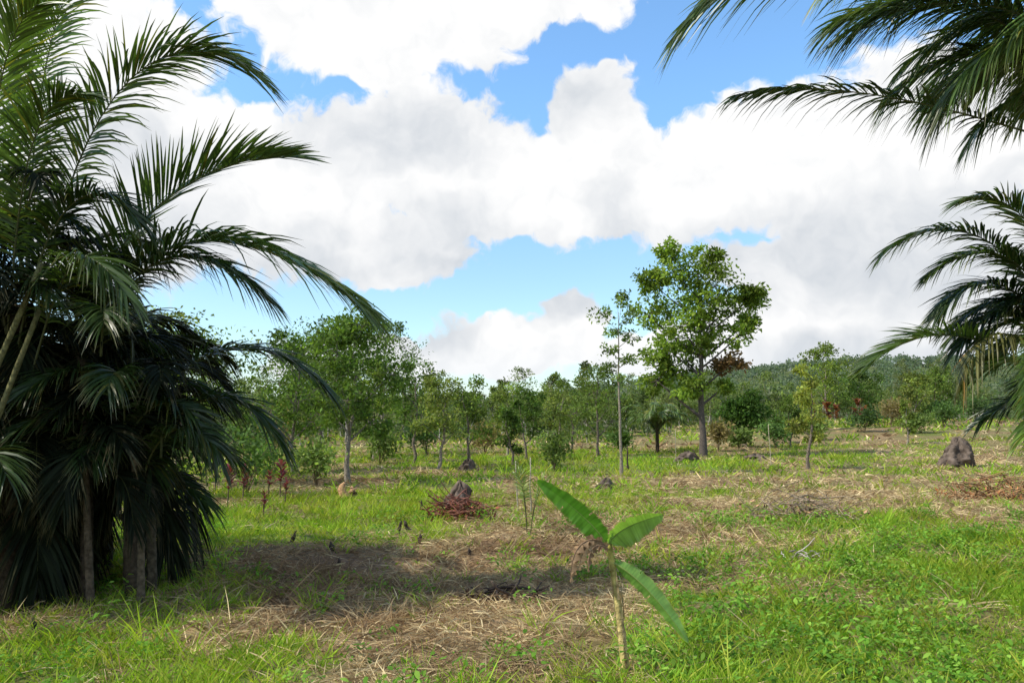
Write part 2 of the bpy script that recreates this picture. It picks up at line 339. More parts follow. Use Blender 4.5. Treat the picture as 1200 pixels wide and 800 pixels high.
# ---------------------------------------------------------------- palms
def frond(P,n=52,Lmax=.62,w=.034,droop=.5,col=(.04,.08,.022),petiole=.2,rad=.012,tipcol=None,vang=.35,roll=0.,mat=None):
    P=np.array(P,dtype=float);g=Geo()
    tt=np.linspace(0,1,16);tube(g,bez(P,tt),rad*(1-.85*tt),5,np.array([.10,.11,.04])*.8)
    t=petiole+(1-petiole)*np.linspace(0,1,n)
    sd=np.cross(P[3]-P[0],[0,0,1.]);sd=sd/np.linalg.norm(sd)
    for s in (-1,1):
        tj=np.clip(t+rng.normal(size=n)*.003,0,1);B=bez(P,tj);T=bezt(P,tj);N=nz(np.cross(np.tile(sd,(n,1)),T))
        SD=np.tile(sd,(n,1))*math.cos(roll)+N*math.sin(roll);N2=nz(np.cross(SD,T))
        u_=(tj-petiole)/(1-petiole)
        phi=np.radians(62-42*u_+rng.normal(size=n)*4);be=vang+rng.normal(size=n)*.15
        d=nz(np.cos(phi)[:,None]*T+np.sin(phi)[:,None]*(SD*s*np.cos(be)[:,None]+N2*np.sin(be)[:,None]))
        l=Lmax*np.clip(np.sin(np.pi*(.14+.72*u_))**.75,0.2,1)*(.88+.18*rng.random(n))
        rr=np.array([0,.22,.48,.75,1.]);dr=droop*(.5+.9*rng.random(n))
        C=B[:,None]+d[:,None]*l[:,None,None]*rr[None,:,None]
        C[:,:,2]-=(dr*l)[:,None]*rr[None]**2.1
        S=nz(T-np.sum(T*d,1,keepdims=True)*d+N2*rng.normal(size=(n,1))*.35)
        W=w*(.8+.4*rng.random(n))[:,None]*np.array([.45,1,.9,.55,.05])[None]
        c=np.array(col)*(.6+.75*rng.random((n,1)))*np.where(rng.random((n,1))<.06,np.array([[2.0,1.2,.9]]),1);c=np.repeat(c[:,None],5,axis=1)
        tip=np.array([.13,.10,.04]) if tipcol is None else np.array(tipcol)
        c[:,4]=c[:,4]*.5+tip*.5
        strips(g,C,S,W,c)
    return g.obj('frond',mat or M_palm)
def palm_frond_to(e,P,**k):
    o=frond(np.array(P)-np.array(e.location),**k);par(o,e)
def rfrond(e,base,az,L,el,**k):
    h=np.array([math.cos(az),math.sin(az),0]);u_=np.array([0,0,1.]);b=np.array(base,dtype=float)
    P=[b,b+L*(.10*h+.36*el*u_),b+L*(.42*h+.62*el*u_),b+L*(.82*h+(.62*el-.30)*u_)]
    palm_frond_to(e,P,**k)
def dfrond(e,base,az,L,**k):
    h=np.array([math.cos(az),math.sin(az),0]);u_=np.array([0,0,1.]);b=np.array(base,dtype=float)
    P=[b,b+L*(.20*h+.22*u_),b+L*(.42*h+.12*u_),b+L*(.5*h-.40*u_)]
    P[3][2]=max(P[3][2],.12)
    k.setdefault('mat',M_shade);palm_frond_to(e,P,**k)
def stem(e,pts,rad,col=(.06,.045,.03)):
    g=Geo();p=np.array(pts,dtype=float)-np.array(e.location);t=np.linspace(0,1,26)
    q=np.stack([np.interp(t,np.linspace(0,1,len(p)),p[:,d]) for d in range(3)],-1)
    R=rad*(1.15-.35*t)*(1+.10*(np.arange(26)%3==0));tube(g,q,R,10,np.array(col)*.7);par(g.obj('trunk',M_bark,True),e)
dk=(.026,.048,.012);md=(.052,.088,.02);br=(.085,.14,.026);vd=(.012,.018,.007)  # shade within the palm clump put into dk and vd
PG='feathery palms growing in a dense clump'
A=empty('palm',(-3.45,7.4,gz(-3.45,7.4)),'dense feathery palm with arching dark green fronds','palm',PG)
stem(A,[(-3.45,7.4,-.05),(-3.5,7.4,.9),(-3.75,7.4,2.0)],.055,(.08,.06,.04))
stem(A,[(-3.3,7.5,-.05),(-3.35,7.5,.8),(-3.4,7.5,1.4)],.04,(.09,.07,.045))
stem(A,[(-3.75,7.2,-.05),(-3.78,7.2,.8),(-3.9,7.2,2.2)],.05,(.08,.06,.04))
stem(A,[(-3.22,7.1,-.05),(-3.24,7.1,.5),(-3.4,7.2,1.3)],.03,(.13,.10,.065))
stem(A,[(-3.6,7.0,-.05),(-3.66,7.0,.6),(-3.8,7.1,1.6)],.03,(.12,.09,.06))
def F(e,pts,**k):
    k.setdefault('w',.021);palm_frond_to(e,pts,**k)
F(A,[(-3.95,7.4,2.0),(-3.9,7.3,3.0),(-2.9,7.0,3.75),(-1.36,6.9,2.62)],n=120,Lmax=.86,droop=.5,col=md,vang=.5,w=.024)
F(A,[(-4.0,7.3,2.0),(-3.95,7.3,3.2),(-3.0,7.1,4.0),(-2.05,7.0,3.95)],n=110,Lmax=.78,droop=.15,col=md,vang=.55,w=.023)
F(A,[(-3.8,7.6,1.0),(-3.4,7.6,2.3),(-2.5,7.6,2.6),(-1.8,7.6,1.9)],n=94,Lmax=.6,droop=.5,col=dk)
F(A,[(-3.6,7.5,.9),(-3.2,7.5,1.9),(-2.6,7.4,2.05),(-2.15,7.4,1.4)],n=84,Lmax=.52,droop=.5,col=dk)
F(A,[(-3.6,7.3,1.2),(-3.3,7.2,1.9),(-2.9,7.1,1.9),(-2.6,7.0,1.3)],n=84,Lmax=.48,droop=.5,col=dk)
F(A,[(-3.8,7.3,2.2),(-3.6,7.2,3.1),(-2.9,7.0,3.3),(-2.2,6.9,2.7)],n=100,Lmax=.6,droop=.5,col=dk)
for k in range(38):
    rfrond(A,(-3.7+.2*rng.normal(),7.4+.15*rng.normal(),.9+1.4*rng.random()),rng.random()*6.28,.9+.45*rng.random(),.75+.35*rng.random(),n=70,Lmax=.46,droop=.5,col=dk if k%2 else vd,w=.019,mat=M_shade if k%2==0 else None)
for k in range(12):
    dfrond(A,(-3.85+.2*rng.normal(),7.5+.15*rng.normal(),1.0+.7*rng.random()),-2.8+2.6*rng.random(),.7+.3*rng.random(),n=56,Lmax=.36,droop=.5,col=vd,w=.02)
B=empty('palm',(-4.3,7.0,gz(-4.3,7.0)),'tall feathery palm with upright glossy fronds','palm',PG)
stem(B,[(-4.3,7.0,-.05),(-4.35,7.0,1.2),(-4.4,7.0,2.6)],.07)
stem(B,[(-4.8,6.5,-.05),(-4.45,6.4,1.2),(-3.95,6.6,2.9)],.026,(.17,.16,.07))
stem(B,[(-4.55,6.3,-.05),(-4.25,6.3,1.0),(-3.95,6.6,2.5)],.024,(.15,.14,.06))
F(B,[(-4.25,7.1,2.4),(-4.15,7.1,4.0),(-3.5,7.0,5.45),(-2.4,7.0,4.78)],n=124,Lmax=.8,droop=.35,col=md,vang=.2,w=.024)
F(B,[(-4.3,7.0,2.4),(-4.4,7.0,4.2),(-4.2,6.9,5.6),(-3.75,6.8,5.7)],n=110,Lmax=.72,droop=.3,col=br)
F(B,[(-4.5,7.0,2.4),(-4.7,6.9,4.0),(-4.6,6.8,5.3),(-4.1,6.6,6.0)],n=110,Lmax=.72,droop=.25,col=br)
F(B,[(-4.4,6.9,2.3),(-4.3,6.8,3.6),(-4.1,6.5,4.3),(-3.5,6.2,4.2)],n=110,Lmax=.6,droop=.35,col=md)
F(B,[(-4.4,6.9,2.3),(-4.7,6.8,3.9),(-4.3,6.4,4.9),(-3.8,6.1,4.9)],n=110,Lmax=.66,droop=.3,col=br)
F(B,[(-4.2,6.9,1.8),(-3.9,6.8,3.0),(-3.6,6.5,3.2),(-3.1,6.3,2.6)],n=94,Lmax=.5,droop=.6,col=md)
F(B,[(-4.3,6.9,2.2),(-4.1,6.8,3.4),(-3.7,6.7,3.8),(-3.2,6.6,3.3)],n=100,Lmax=.55,droop=.5,col=dk)
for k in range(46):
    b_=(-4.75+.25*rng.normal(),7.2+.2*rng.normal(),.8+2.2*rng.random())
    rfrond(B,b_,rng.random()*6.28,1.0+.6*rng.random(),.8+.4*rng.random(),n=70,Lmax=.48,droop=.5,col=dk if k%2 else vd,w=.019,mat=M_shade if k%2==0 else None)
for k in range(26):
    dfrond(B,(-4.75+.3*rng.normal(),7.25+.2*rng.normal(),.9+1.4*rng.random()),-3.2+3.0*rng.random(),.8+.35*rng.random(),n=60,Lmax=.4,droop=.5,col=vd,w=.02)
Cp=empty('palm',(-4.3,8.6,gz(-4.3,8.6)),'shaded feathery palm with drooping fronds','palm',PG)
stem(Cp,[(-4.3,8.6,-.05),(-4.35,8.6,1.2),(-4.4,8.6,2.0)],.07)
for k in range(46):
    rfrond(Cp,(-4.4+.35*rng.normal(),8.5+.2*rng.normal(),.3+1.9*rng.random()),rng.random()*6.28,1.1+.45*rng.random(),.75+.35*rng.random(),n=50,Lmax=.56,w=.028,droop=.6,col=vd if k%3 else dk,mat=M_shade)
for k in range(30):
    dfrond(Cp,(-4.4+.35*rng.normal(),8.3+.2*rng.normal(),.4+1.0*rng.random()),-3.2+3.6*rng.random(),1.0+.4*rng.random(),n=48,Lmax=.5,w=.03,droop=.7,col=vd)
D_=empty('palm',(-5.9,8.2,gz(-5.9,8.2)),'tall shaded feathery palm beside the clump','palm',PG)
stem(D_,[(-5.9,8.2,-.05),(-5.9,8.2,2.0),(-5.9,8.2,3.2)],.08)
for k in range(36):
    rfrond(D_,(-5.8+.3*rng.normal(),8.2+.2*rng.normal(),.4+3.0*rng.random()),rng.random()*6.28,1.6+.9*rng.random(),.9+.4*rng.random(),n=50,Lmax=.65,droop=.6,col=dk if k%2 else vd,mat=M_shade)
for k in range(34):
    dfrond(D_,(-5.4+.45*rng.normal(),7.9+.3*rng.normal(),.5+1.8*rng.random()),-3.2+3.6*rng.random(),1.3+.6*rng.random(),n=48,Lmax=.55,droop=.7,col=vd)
# palms overhanging from the other side
PR='feathery palms overhanging the field'
E=empty('palm',(4.9,6.0,gz(4.9,6)),'tall feathery palm with long arching fronds','palm',PR)
stem(E,[(4.9,6.0,-.05),(4.95,6.0,1.8),(4.8,6.0,3.6)],.12)
e1=dict(w=.019)
F(E,[(4.7,6.0,3.9),(3.7,6.0,5.1),(2.3,6.0,5.7),(1.4,6.0,4.7)],n=140,Lmax=.74,droop=.5,col=md,**e1)
F(E,[(4.7,6.0,3.6),(3.8,6.0,3.85),(2.8,6.1,4.35),(1.8,6.1,4.15)],n=84,Lmax=.44,droop=.6,col=dk,petiole=.3,**e1)
F(E,[(4.8,5.8,3.8),(4.2,5.6,4.9),(3.2,5.5,5.3),(2.4,5.4,4.8)],n=120,Lmax=.66,droop=.6,col=br,**e1)
F(E,[(4.8,5.8,3.8),(4.2,5.8,4.7),(3.5,5.8,5.0),(2.6,5.8,4.55)],n=120,Lmax=.62,droop=.6,col=dk,**e1)
F(E,[(4.8,5.8,3.8),(4.3,5.7,4.5),(3.8,5.6,4.65),(3.2,5.5,4.0)],n=110,Lmax=.58,droop=.75,col=md,**e1)
F(E,[(4.8,6.2,3.9),(4.4,6.3,5.0),(3.6,6.6,5.4),(2.9,6.8,5.1)],n=120,Lmax=.66,droop=.6,col=md,**e1)
F(E,[(4.8,6.2,3.8),(4.3,6.3,4.6),(3.9,6.4,4.9),(3.3,6.6,4.4)],n=110,Lmax=.58,droop=.7,col=md,**e1)
F(E,[(4.8,6.2,3.8),(4.5,6.3,4.7),(4.1,6.4,4.9),(3.6,6.4,4.2)],n=110,Lmax=.58,droop=.7,col=dk,**e1)
F(E,[(4.8,6.0,3.9),(4.4,6.0,5.2),(3.8,6.0,5.6),(3.2,6.0,5.0)],n=110,Lmax=.64,droop=.7,col=dk,**e1)
F(E,[(4.8,6.0,3.7),(4.4,6.0,4.2),(4.0,6.0,4.3),(3.6,6.0,3.8)],n=84,Lmax=.42,droop=.8,col=md,**e1)
F(E,[(4.8,5.7,3.8),(4.4,5.6,4.6),(4.1,5.5,4.8),(3.7,5.4,4.4)],n=110,Lmax=.55,droop=.8,col=br,**e1)
for k in range(28):
    rfrond(E,(4.9,6.0,3.8+.25*rng.random()),-1.6+4.6*rng.random(),1.5+.5*rng.random(),.9+.3*rng.random(),n=76,Lmax=.55,droop=.55,col=md,w=.019)
G_=empty('palm',(5.7,8.0,gz(5.7,8)),'feathery palm with short curved dark fronds','palm',PR)
stem(G_,[(5.7,8.0,-.05),(5.7,8.0,1.0),(5.6,8.0,2.1)],.11)
g1=dict(w=.021)
F(G_,[(5.6,8,2.0),(5.3,7.9,3.3),(4.5,7.8,3.8),(3.7,7.7,3.25)],n=110,Lmax=.5,droop=.5,col=dk,**g1)
F(G_,[(5.6,8,2.0),(5.2,7.9,3.0),(4.7,7.8,3.2),(4.15,7.7,2.6)],n=104,Lmax=.5,droop=.5,col=dk,**g1)
F(G_,[(5.6,8,2.0),(5.4,7.9,3.1),(4.9,7.8,3.5),(4.15,7.7,3.05)],n=104,Lmax=.5,droop=.5,col=md,**g1)
F(G_,[(5.6,8,2.0),(5.5,7.9,3.4),(5.1,7.8,3.9),(4.5,7.7,3.75)],n=104,Lmax=.52,droop=.4,col=md,**g1)
F(G_,[(5.6,8.1,1.9),(5.3,8.0,2.7),(4.9,7.9,2.9),(4.4,7.8,2.3)],n=104,Lmax=.48,droop=.5,col=dk,**g1)
F(G_,[(5.7,7.9,1.7),(5.0,7.8,2.2),(4.2,7.6,2.75),(3.38,7.5,2.1)],n=66,Lmax=.46,droop=.2,col=md,vang=.5,petiole=.45,**g1)
F(G_,[(5.5,7.9,1.8),(5.0,7.8,2.6),(4.5,7.6,2.6),(4.25,7.5,1.95)],n=46,Lmax=.32,droop=1.1,col=(.10,.10,.03),**g1)
for zz,xx in ((1.75,4.35),(1.45,4.3),(1.6,4.5),(1.3,4.45),(1.95,4.4),(2.1,4.5),(1.1,4.5)):
    F(G_,[(5.3,7.4,1.1),(5.1,7.2,zz+.35),(4.8,7.0,zz+.5),(xx,6.7,zz)],n=90,Lmax=.42,droop=.4,col=(.13,.20,.03),w=.02)
for k in range(36):
    rfrond(G_,(5.75,8.0,1.3+1.1*rng.random()),rng.random()*6.28,1.1+.5*rng.random(),.8+.3*rng.random(),n=74,Lmax=.46,droop=.5,col=dk if k%3 else md,w=.019)
# small palm in the field
H=empty('palm',L3(6.7,37),'small bushy palm with fine arching fronds in the pasture','palm')
x0,y0,z0=H.location
stem(H,[(x0,y0,z0-.05),(x0,y0,z0+.6),(x0,y0,z0+1.2)],.08)
for k in range(24):
    rfrond(H,(x0,y0,z0+.7+.5*rng.random()),k*.85,1.5+.6*rng.random(),.85+.5*rng.random(),n=30,Lmax=.45,w=.05,droop=.6,col=(.09,.14,.035),rad=.03)
x0,y0=.22,11.0;z0=gz(x0,y0)
I_=empty('palm_seedling',(x0,y0,z0),'young palm seedling with thin yellow-green leaves','palm seedling')
for k in range(7):
    az=k*2.1;h=np.array([math.cos(az),math.sin(az),0]);b=np.array([x0,y0,z0])+h*.03
    L=.75+.3*rng.random();u_=np.array([0,0,1.])
    palm_frond_to(I_,[b,b+.35*L*u_+.03*h,b+.75*L*u_+.08*h,b+L*u_*.95+.25*h],n=12,Lmax=.24,w=.014,droop=.4,col=(.17,.23,.06),petiole=.5,rad=.007)

# ---------------------------------------------------------------- banana plant
bx,by=.72,5.2;bz=gz(bx,by)
BP=empty('banana_plant',(bx,by,bz),'young banana plant with three green leaves and one withered leaf','banana plant')
g=Geo();t=np.linspace(0,1,20)
P=np.stack([-.10*t**1.3,0*t,-.03+.86*t],-1);R=.030-.011*t;R=R*(1+.06*np.sin(t*40))
tA=np.repeat(np.append(t,1),12)
tube(g,P,R,12,np.stack([np.interp(tA,[0,.5,1],[.42,.38,.24]),np.interp(tA,[0,.5,1],[.32,.30,.22]),np.interp(tA,[0,.5,1],[.13,.12,.05])],-1)*(.8+.35*rng.random((21*12,1))))
for k in range(14):
    a=rng.random()*6.28;z0=.05+.5*rng.random();l=.10+.14*rng.random();tt=np.linspace(0,1,6)
    off=np.array([math.cos(a),math.sin(a),0])
    C=np.array([-.10*(z0/.83)**1.3,0,0])+off*(.030+.006*tt)[:,None]+np.stack([-.10*l*tt,0*tt,z0+l*tt],-1)
    strips(g,C[None],np.array([[-off[1],off[0],0]]),.016*np.array([[1,1,.9,.8,.5,.1]]),np.array([[.34,.24,.12]])*(.6+.6*rng.random()))
par(g.obj('pseudostem',M_bark,True),BP)
def bleaf(name,P,wid,side,col,fold=.25,tears=(),curl=0,seed=0,rib=(.2,.27,.07),thick=.007,mat=None,wav=.006,edge=(.25,.2,.06)):
    P=np.array(P,dtype=float);n=80;m=7;t=np.linspace(0,1,n);B=bez(P,t);T=bezt(P,t)
    sd=nz(np.array(side,dtype=float)[None]-np.sum(T*np.array(side),1,keepdims=True)*T);N=nz(np.cross(sd,T))
    pet=.12;uu=np.clip((t-pet)/(1-pet),0,1);W=wid*np.clip(np.sin(np.pi*np.clip(uu,0,1)**.85),0,1)**.5
    W=W*(uu>0);W=np.maximum(W,.002)
    g=Geo();r_=np.random.default_rng(seed)
    stripe=.8+.4*r_.random(n)
    for s in (-1,1):
        q=np.linspace(0,1,m);ed=1+.05*r_.normal(size=n)
        Vv=B[:,None]+sd[:,None]*(s*W*ed)[:,None,None]*q[None,:,None]*math.cos(fold)+N[:,None]*(W[:,None,None]*(q[None,:,None]*math.sin(fold)-curl*q[None,:,None]**2))
        Vv=Vv+N[:,None]*(wav*np.sin(t*38+s)[:,None]*q[None]**1.5)[:,:,None]
        a=np.arange(n-1)[:,None]*m+np.arange(m-1)[None];Qd=np.stack([a,a+1,a+m+1,a+m],-1)
        keep=np.ones((n-1,m-1),bool)
        for (ti,ss,dep) in tears:
            if ss==s: k0=int(ti*n);keep[k0,m-1-dep:]=False
        Qd=Qd[keep]
        c=np.array(col)[None,None]*stripe[:,None,None]*(1.12-.2*q[None,:,None])
        c=np.where((q[None,:,None]>.97),c*.6+np.array(edge)*.4,c)*np.ones((n,m,1))
        g.add(Vv,Qd,c.reshape(-1,3))
    tube(g,B+N*(-.002),np.maximum(thick*(1-.85*t),.0012),6,np.array(rib))
    o=g.obj(name,mat or M_banana,True);par(o,BP);return o
top=np.array([-.11,0,.80])
bleaf('leaf',[top,top+[-.02,0,.10],top+[-.20,-.04,.26],top+[-.45,-.06,.44]],.08,(.62,-.3,.72),(.075,.19,.018),fold=.3,tears=((.5,1,3),(.72,-1,3)),seed=1)
bleaf('leaf',[top,top+[.02,0,.09],top+[.12,.0,.15],top+[.35,-.05,.22]],.11,(-.1,-.5,.85),(.15,.25,.05),fold=-.2,curl=.25,seed=2)
bleaf('leaf',[top+[.02,0,-.08],top+[.12,-.03,-.12],top+[.28,-.08,-.24],top+[.48,-.12,-.55]],.075,(.72,-.25,.6),(.12,.22,.045),fold=.7,curl=.2,tears=((.6,-1,4),(.4,1,2)),seed=3)
for q_,(P_,wd_,sd_,cl0) in enumerate([([top,top+[-.06,-.04,.10],top+[-.16,-.06,.06],top+[-.19,-.08,-.12]],.026,(.6,-.8,.1),(.36,.24,.13)),
                  ([top+[-.04,-.04,.05],top+[-.16,-.07,.10],top+[-.25,-.08,-.0],top+[-.24,-.1,-.19]],.024,(.3,-.9,.2),(.22,.145,.085)),
                  ([top+[-.02,-.03,.02],top+[-.12,-.06,.05],top+[-.20,-.05,-.02],top+[-.27,-.07,-.11]],.02,(.5,-.6,.4),(.40,.30,.17)),
                  ([top+[0,-.03,.0],top+[-.08,-.06,.07],top+[-.14,-.07,-.0],top+[-.13,-.09,-.13]],.022,(.8,-.5,.1),(.16,.10,.06)),
                  ([top+[0,-.03,.02],top+[-.09,-.05,.09],top+[-.22,-.07,.06],top+[-.21,-.06,-.15]],.022,(.4,.8,.1),(.28,.18,.10))]):
    lf=bleaf('withered_leaf',P_,wd_,sd_,cl0,fold=1.0,curl=-.5,tears=((.4,1,4),(.6,1,4),(.55,-1,5),(.75,-1,4)),seed=4+q_,rib=(.2,.13,.08),mat=M_dry,wav=.016,edge=(.12,.08,.045))
    lf['label']='withered tan curled leaf'

# ---------------------------------------------------------------- termite mounds
def mound(x,y,h,w,label,seed):
    n=44;m=32;th=np.arange(n)*2*math.pi/n;t=np.linspace(0,1,m)
    r=(w/2)*(1-t**2.4)**.6*(1+.25*(1-t)**4);TH,TT=np.meshgrid(th,t)
    nn=fbm(np.cos(TH)*2.4+seed*7+TT*2,np.sin(TH)*2.4+TT*4,seed,4)
    R=r[:,None]*(.35+1.3*nn);X=R*np.cos(TH)+.12*w*TT**2;Y=R*np.sin(TH);Z=-.08+h*TT*(.75+.5*nn)
    g=Geo();a=np.arange(m-1)[:,None]*n;j=np.arange(n)[None];k=(j+1)%n
    cc=np.array([.115,.088,.07])*(.5+1.0*nn.reshape(-1,1))
    g.add(np.stack([X,Y,Z],-1),np.stack([a+j,a+k,a+n+k,a+n+j],-1),cc)
    o=g.obj('termite_mound',M_mound,True);o.location=L3(x,y);o['label']=label;o['category']='termite mound'
mound(-.97,14.4,.52,.46,'dark grey pointed termite mound beside a brush pile',1)
mound(14.9,27,1.0,1.0,'large grey-brown termite mound in dry grass',2)
mound(2.07,18,.32,.34,'small dark termite mound in the grass',3)
mound(6.4,29.5,.42,.8,'low dark termite mound near a tall tree',4)
mound(-1.4,25,.4,.45,'small dark termite mound among grass',5)
mound(9.0,30,.3,.9,'low rounded dark termite mound',6)

# ---------------------------------------------------------------- brush piles
def brush(x,y,w,d,h,n,col,label,rad=.009,dry=200):
    g=Geo();z=gz(x,y)
    for k in range(n):
        a=rng.normal()*1.1;l=w*(.12+.5*rng.random()**1.5);px=np.clip(rng.normal()*.23,-.42,.42)*w;py=np.clip(rng.normal()*.23,-.42,.42)*d
        hz_=h*rng.random()*math.exp(-(px/w*2.0)**2)
        D=np.array([math.cos(a),math.sin(a),rng.normal()*.4]);t=np.linspace(-.5,.5,6)
        P=np.array([px,py,hz_+.02])+D*l*t[:,None]+np.cumsum(rng.normal(size=(6,3))*.035*l,axis=0);P[:,2]=np.maximum(P[:,2],-.01)
        tube(g,P,rad*(.35+1.0*rng.random())*(1.1-np.abs(t)),5,np.array(col)*(.4+1.0*rng.random()))
    m=dry;P=np.stack([np.clip(rng.normal(size=m)*.25,-.5,.5)*w,np.clip(rng.normal(size=m)*.25,-.5,.5)*d,np.abs(rng.normal(size=m))*h*.35],-1);D=runit(m);S=nz(np.cross(D,runit(m)));L=.05+.09*rng.random(m)
    leaves(g,P,D,S,L,L*.35,np.array(col)*np.array([1.3,1.0,.8])*(.4+.9*rng.random((m,1))))
    o=g.obj('brush_pile',M_bark);o.location=(x,y,z);o['label']=label;o['category']='brush pile'
brush(-.82,12.9,1.1,.8,.34,120,(.17,.075,.055),'heap of reddish brown cut branches on the grass',rad=.008,dry=420)
brush(4.55,12.6,1.9,1.5,.32,120,(.26,.20,.14),'loose heap of grey dry branches on grass',rad=.007,dry=300)
brush(9.3,15.5,2.2,1.4,.45,120,(.28,.16,.08),'heap of orange-brown dry palm debris',rad=.010,dry=300)
brush(3.3,9.0,.7,.3,.08,16,(.34,.3,.26),'few pale sticks lying in the grass',rad=.01,dry=10)
brush(-.1,7.4,.9,.4,.06,26,(.07,.05,.04),'dark brown sticks lying on dry grass',rad=.010,dry=60)  # scattered sticks in a dark brown tone
def stump(x,y,h,r,col,label,lean=0):
    g=Geo();t=np.linspace(0,1,7);P=np.stack([lean*h*t+rng.normal(size=7)*r*.25,rng.normal(size=7)*r*.2,-.05+(h+.05)*t],-1)
    tube(g,P,r*np.array([1.7,1.3,1,.9,.95,.6,.25])*(1+.2*rng.normal(size=7)),8,np.array(col))
    o=g.obj('stump',M_bark,True);o.location=L3(x,y);o['label']=label;o['category']='tree stump'
stump(-3.45,16.5,.34,.10,(.34,.2,.1),'short orange-brown cut stump')
stump(-3.35,16.9,.22,.08,(.3,.18,.1),'short orange-brown cut stump')
for (x,y,h) in [(-1.65,11.6,.2),(-1.5,11.9,.13),(-2.1,9.6,.14),(-1.2,10.4,.12),(-2.9,10.6,.15),(-1.55,14,.22),(-3.6,6.2,.12),(-.5,9.6,.1),(-1.9,8.9,.1),(3.6,25,.8)]:
    stump(x,y,h,.026,(.05,.038,.03),'thin charred stump standing in dry grass',lean=rng.normal()*.35)
def stake(x,y,h,col=(.28,.25,.18)):
    g=Geo();t=np.linspace(0,1,5);P=np.stack([.03*h*t*rng.normal(),0*t,h*t-.05],-1)+rng.normal(size=(5,3))*.01
    tube(g,P,.012*(1.1-.3*t),6,np.array(col));o=g.obj('stake',M_bark,True);o.location=L3(x,y);o['label']='thin upright wooden stake in the grass';o['category']='stake'
stake(.1,14,.9);stake(.3,13.4,1.0);stake(8.4,26,1.4,(.35,.3,.22));stake(6.3,31,1.2)

# ---------------------------------------------------------------- strap-leaved red plants and small shrubs
def cordyline(x,y,h,col,label,wd=.055):
    e=empty('cordyline',L3(x,y),label,'plant','red-leaved plants in the pasture')
    g=Geo();tube(g,[(0,0,-.03),(.01,0,h*.4),(.03,0,h*.75)],[.015,.012,.01],6,np.array([.12,.09,.06]));par(g.obj('stem',M_bark),e)
    n=30;a=np.arange(n)*2.4;t=rng.random(n);b=np.stack([.02+0*a,0*a,h*(.35+.4*t)],-1);l=h*.4*(.7+.5*rng.random(n))
    D=nz(np.stack([np.cos(a),np.sin(a),.6+1.2*t],-1));rr=np.array([0,.3,.65,1.]);C=b[:,None]+D[:,None]*l[:,None,None]*rr[None,:,None];C[:,:,2]-=l[:,None]*.5*rr[None]**2
    S=nz(np.cross(D,np.array([0,0,1.])));g=Geo();strips(g,C,S,wd*h*np.array([[.3,1,.9,.05]])*np.ones((n,1)),np.array(col)*(.6+.7*rng.random((n,1))));par(g.obj('foliage',M_leaf),e)
for (x,y,h) in [(-4.6,16,.95),(-4.95,16.4,.7),(-5.2,15.6,.8),(-4.3,15.3,.55),(-4.0,13.0,.5),(-5.0,14.2,.9),(20.3,54,2.1),(21.3,54,2.4),(22.3,55,2.0),(23.3,54,2.3),(24.2,55,1.8)]:
    cordyline(x,y,h,(.085,.02,.026) if y<20 else (.10,.038,.022),'slender plant with dark red strap leaves',.055 if y<20 else .09)
def shrub(x,y,h,w,col,label,leaf=.08):
    g=Geo()
    for k in range(9):
        a=rng.random()*6.28;q=np.array([math.cos(a)*w*.4*rng.random(),math.sin(a)*w*.4*rng.random(),h*(.5+.4*rng.random())])
        tube(g,[(0,0,-.03),q*np.array([.4,.4,.6]),q],[.012,.008,.004],4,np.array([.12,.09,.06]))
        mm=90;P=q+rng.normal(size=(mm,3))*np.array([w*.16,w*.16,h*.17]);P[:,2]=np.maximum(P[:,2],.03);D=nz(runit(mm)+[0,0,.3]);S=nz(np.cross(D,runit(mm)));L=leaf*(.6+.7*rng.random(mm))
        leaves(g,P,D,S,L,L*.45,np.array(col)*(.55+.7*rng.random())*(.75+.5*rng.random((mm,1))))
    o=g.obj('shrub',M_leaf);o.location=L3(x,y);o['label']=label;o['category']='shrub';o['group']='low shrubs in the pasture'
gcol=[(.06,.10,.028),(.09,.125,.035),(.042,.07,.022),(.14,.11,.05)]
for i,(x,y,h,w) in enumerate([(-5.6,17,1.2,1.4),(-4.6,19,1.0,1.2),(-6.6,16,1.5,1.5),(1.3,25,1.1,.9),(12.5,38,1.2,1.5),(10.9,38.5,.9,1.2),(22,50,1.2,2),(26,55,1.6,2.4),(31,58,1.4,2),(17,45,1.2,1.6),(15,44,1.3,1.2),(-8,27,1.6,2),(-3.6,34,1.3,1.5),(24,47,1,1.6),(33,57,1.6,2.2),(9.5,37,1.2,1.2),(5.2,38,1,1.2),(-4.6,28,1.1,1.3),(-7,22,1.5,1.8),(-1.2,36,1.2,1.6),(28,52,1.3,2.0),(19,52,1.4,2.0)]):
    j=1 if i==3 else i%4
    shrub(x,y,h,w,gcol[j],['rounded green shrub in grass','light green leafy shrub','dark green low shrub','yellowish brown drying shrub'][j],leaf=.08+.003*y)

# ---------------------------------------------------------------- sky
W=bpy.data.worlds.new('World');scene.world=W;W.use_nodes=True;nt=W.node_tree;N=nt.nodes;Lk=nt.links
try: W.cycles.sampling_method='NONE'
except Exception as ex: print(ex)
for n_ in list(N): N.remove(n_)
def pd(u,v):
    a=(u-600)/933;b=(400-v)/933;p=math.radians(5.51)
    d=np.array([a,math.cos(p)-b*math.sin(p),math.sin(p)+b*math.cos(p)]);return d/np.linalg.norm(d)
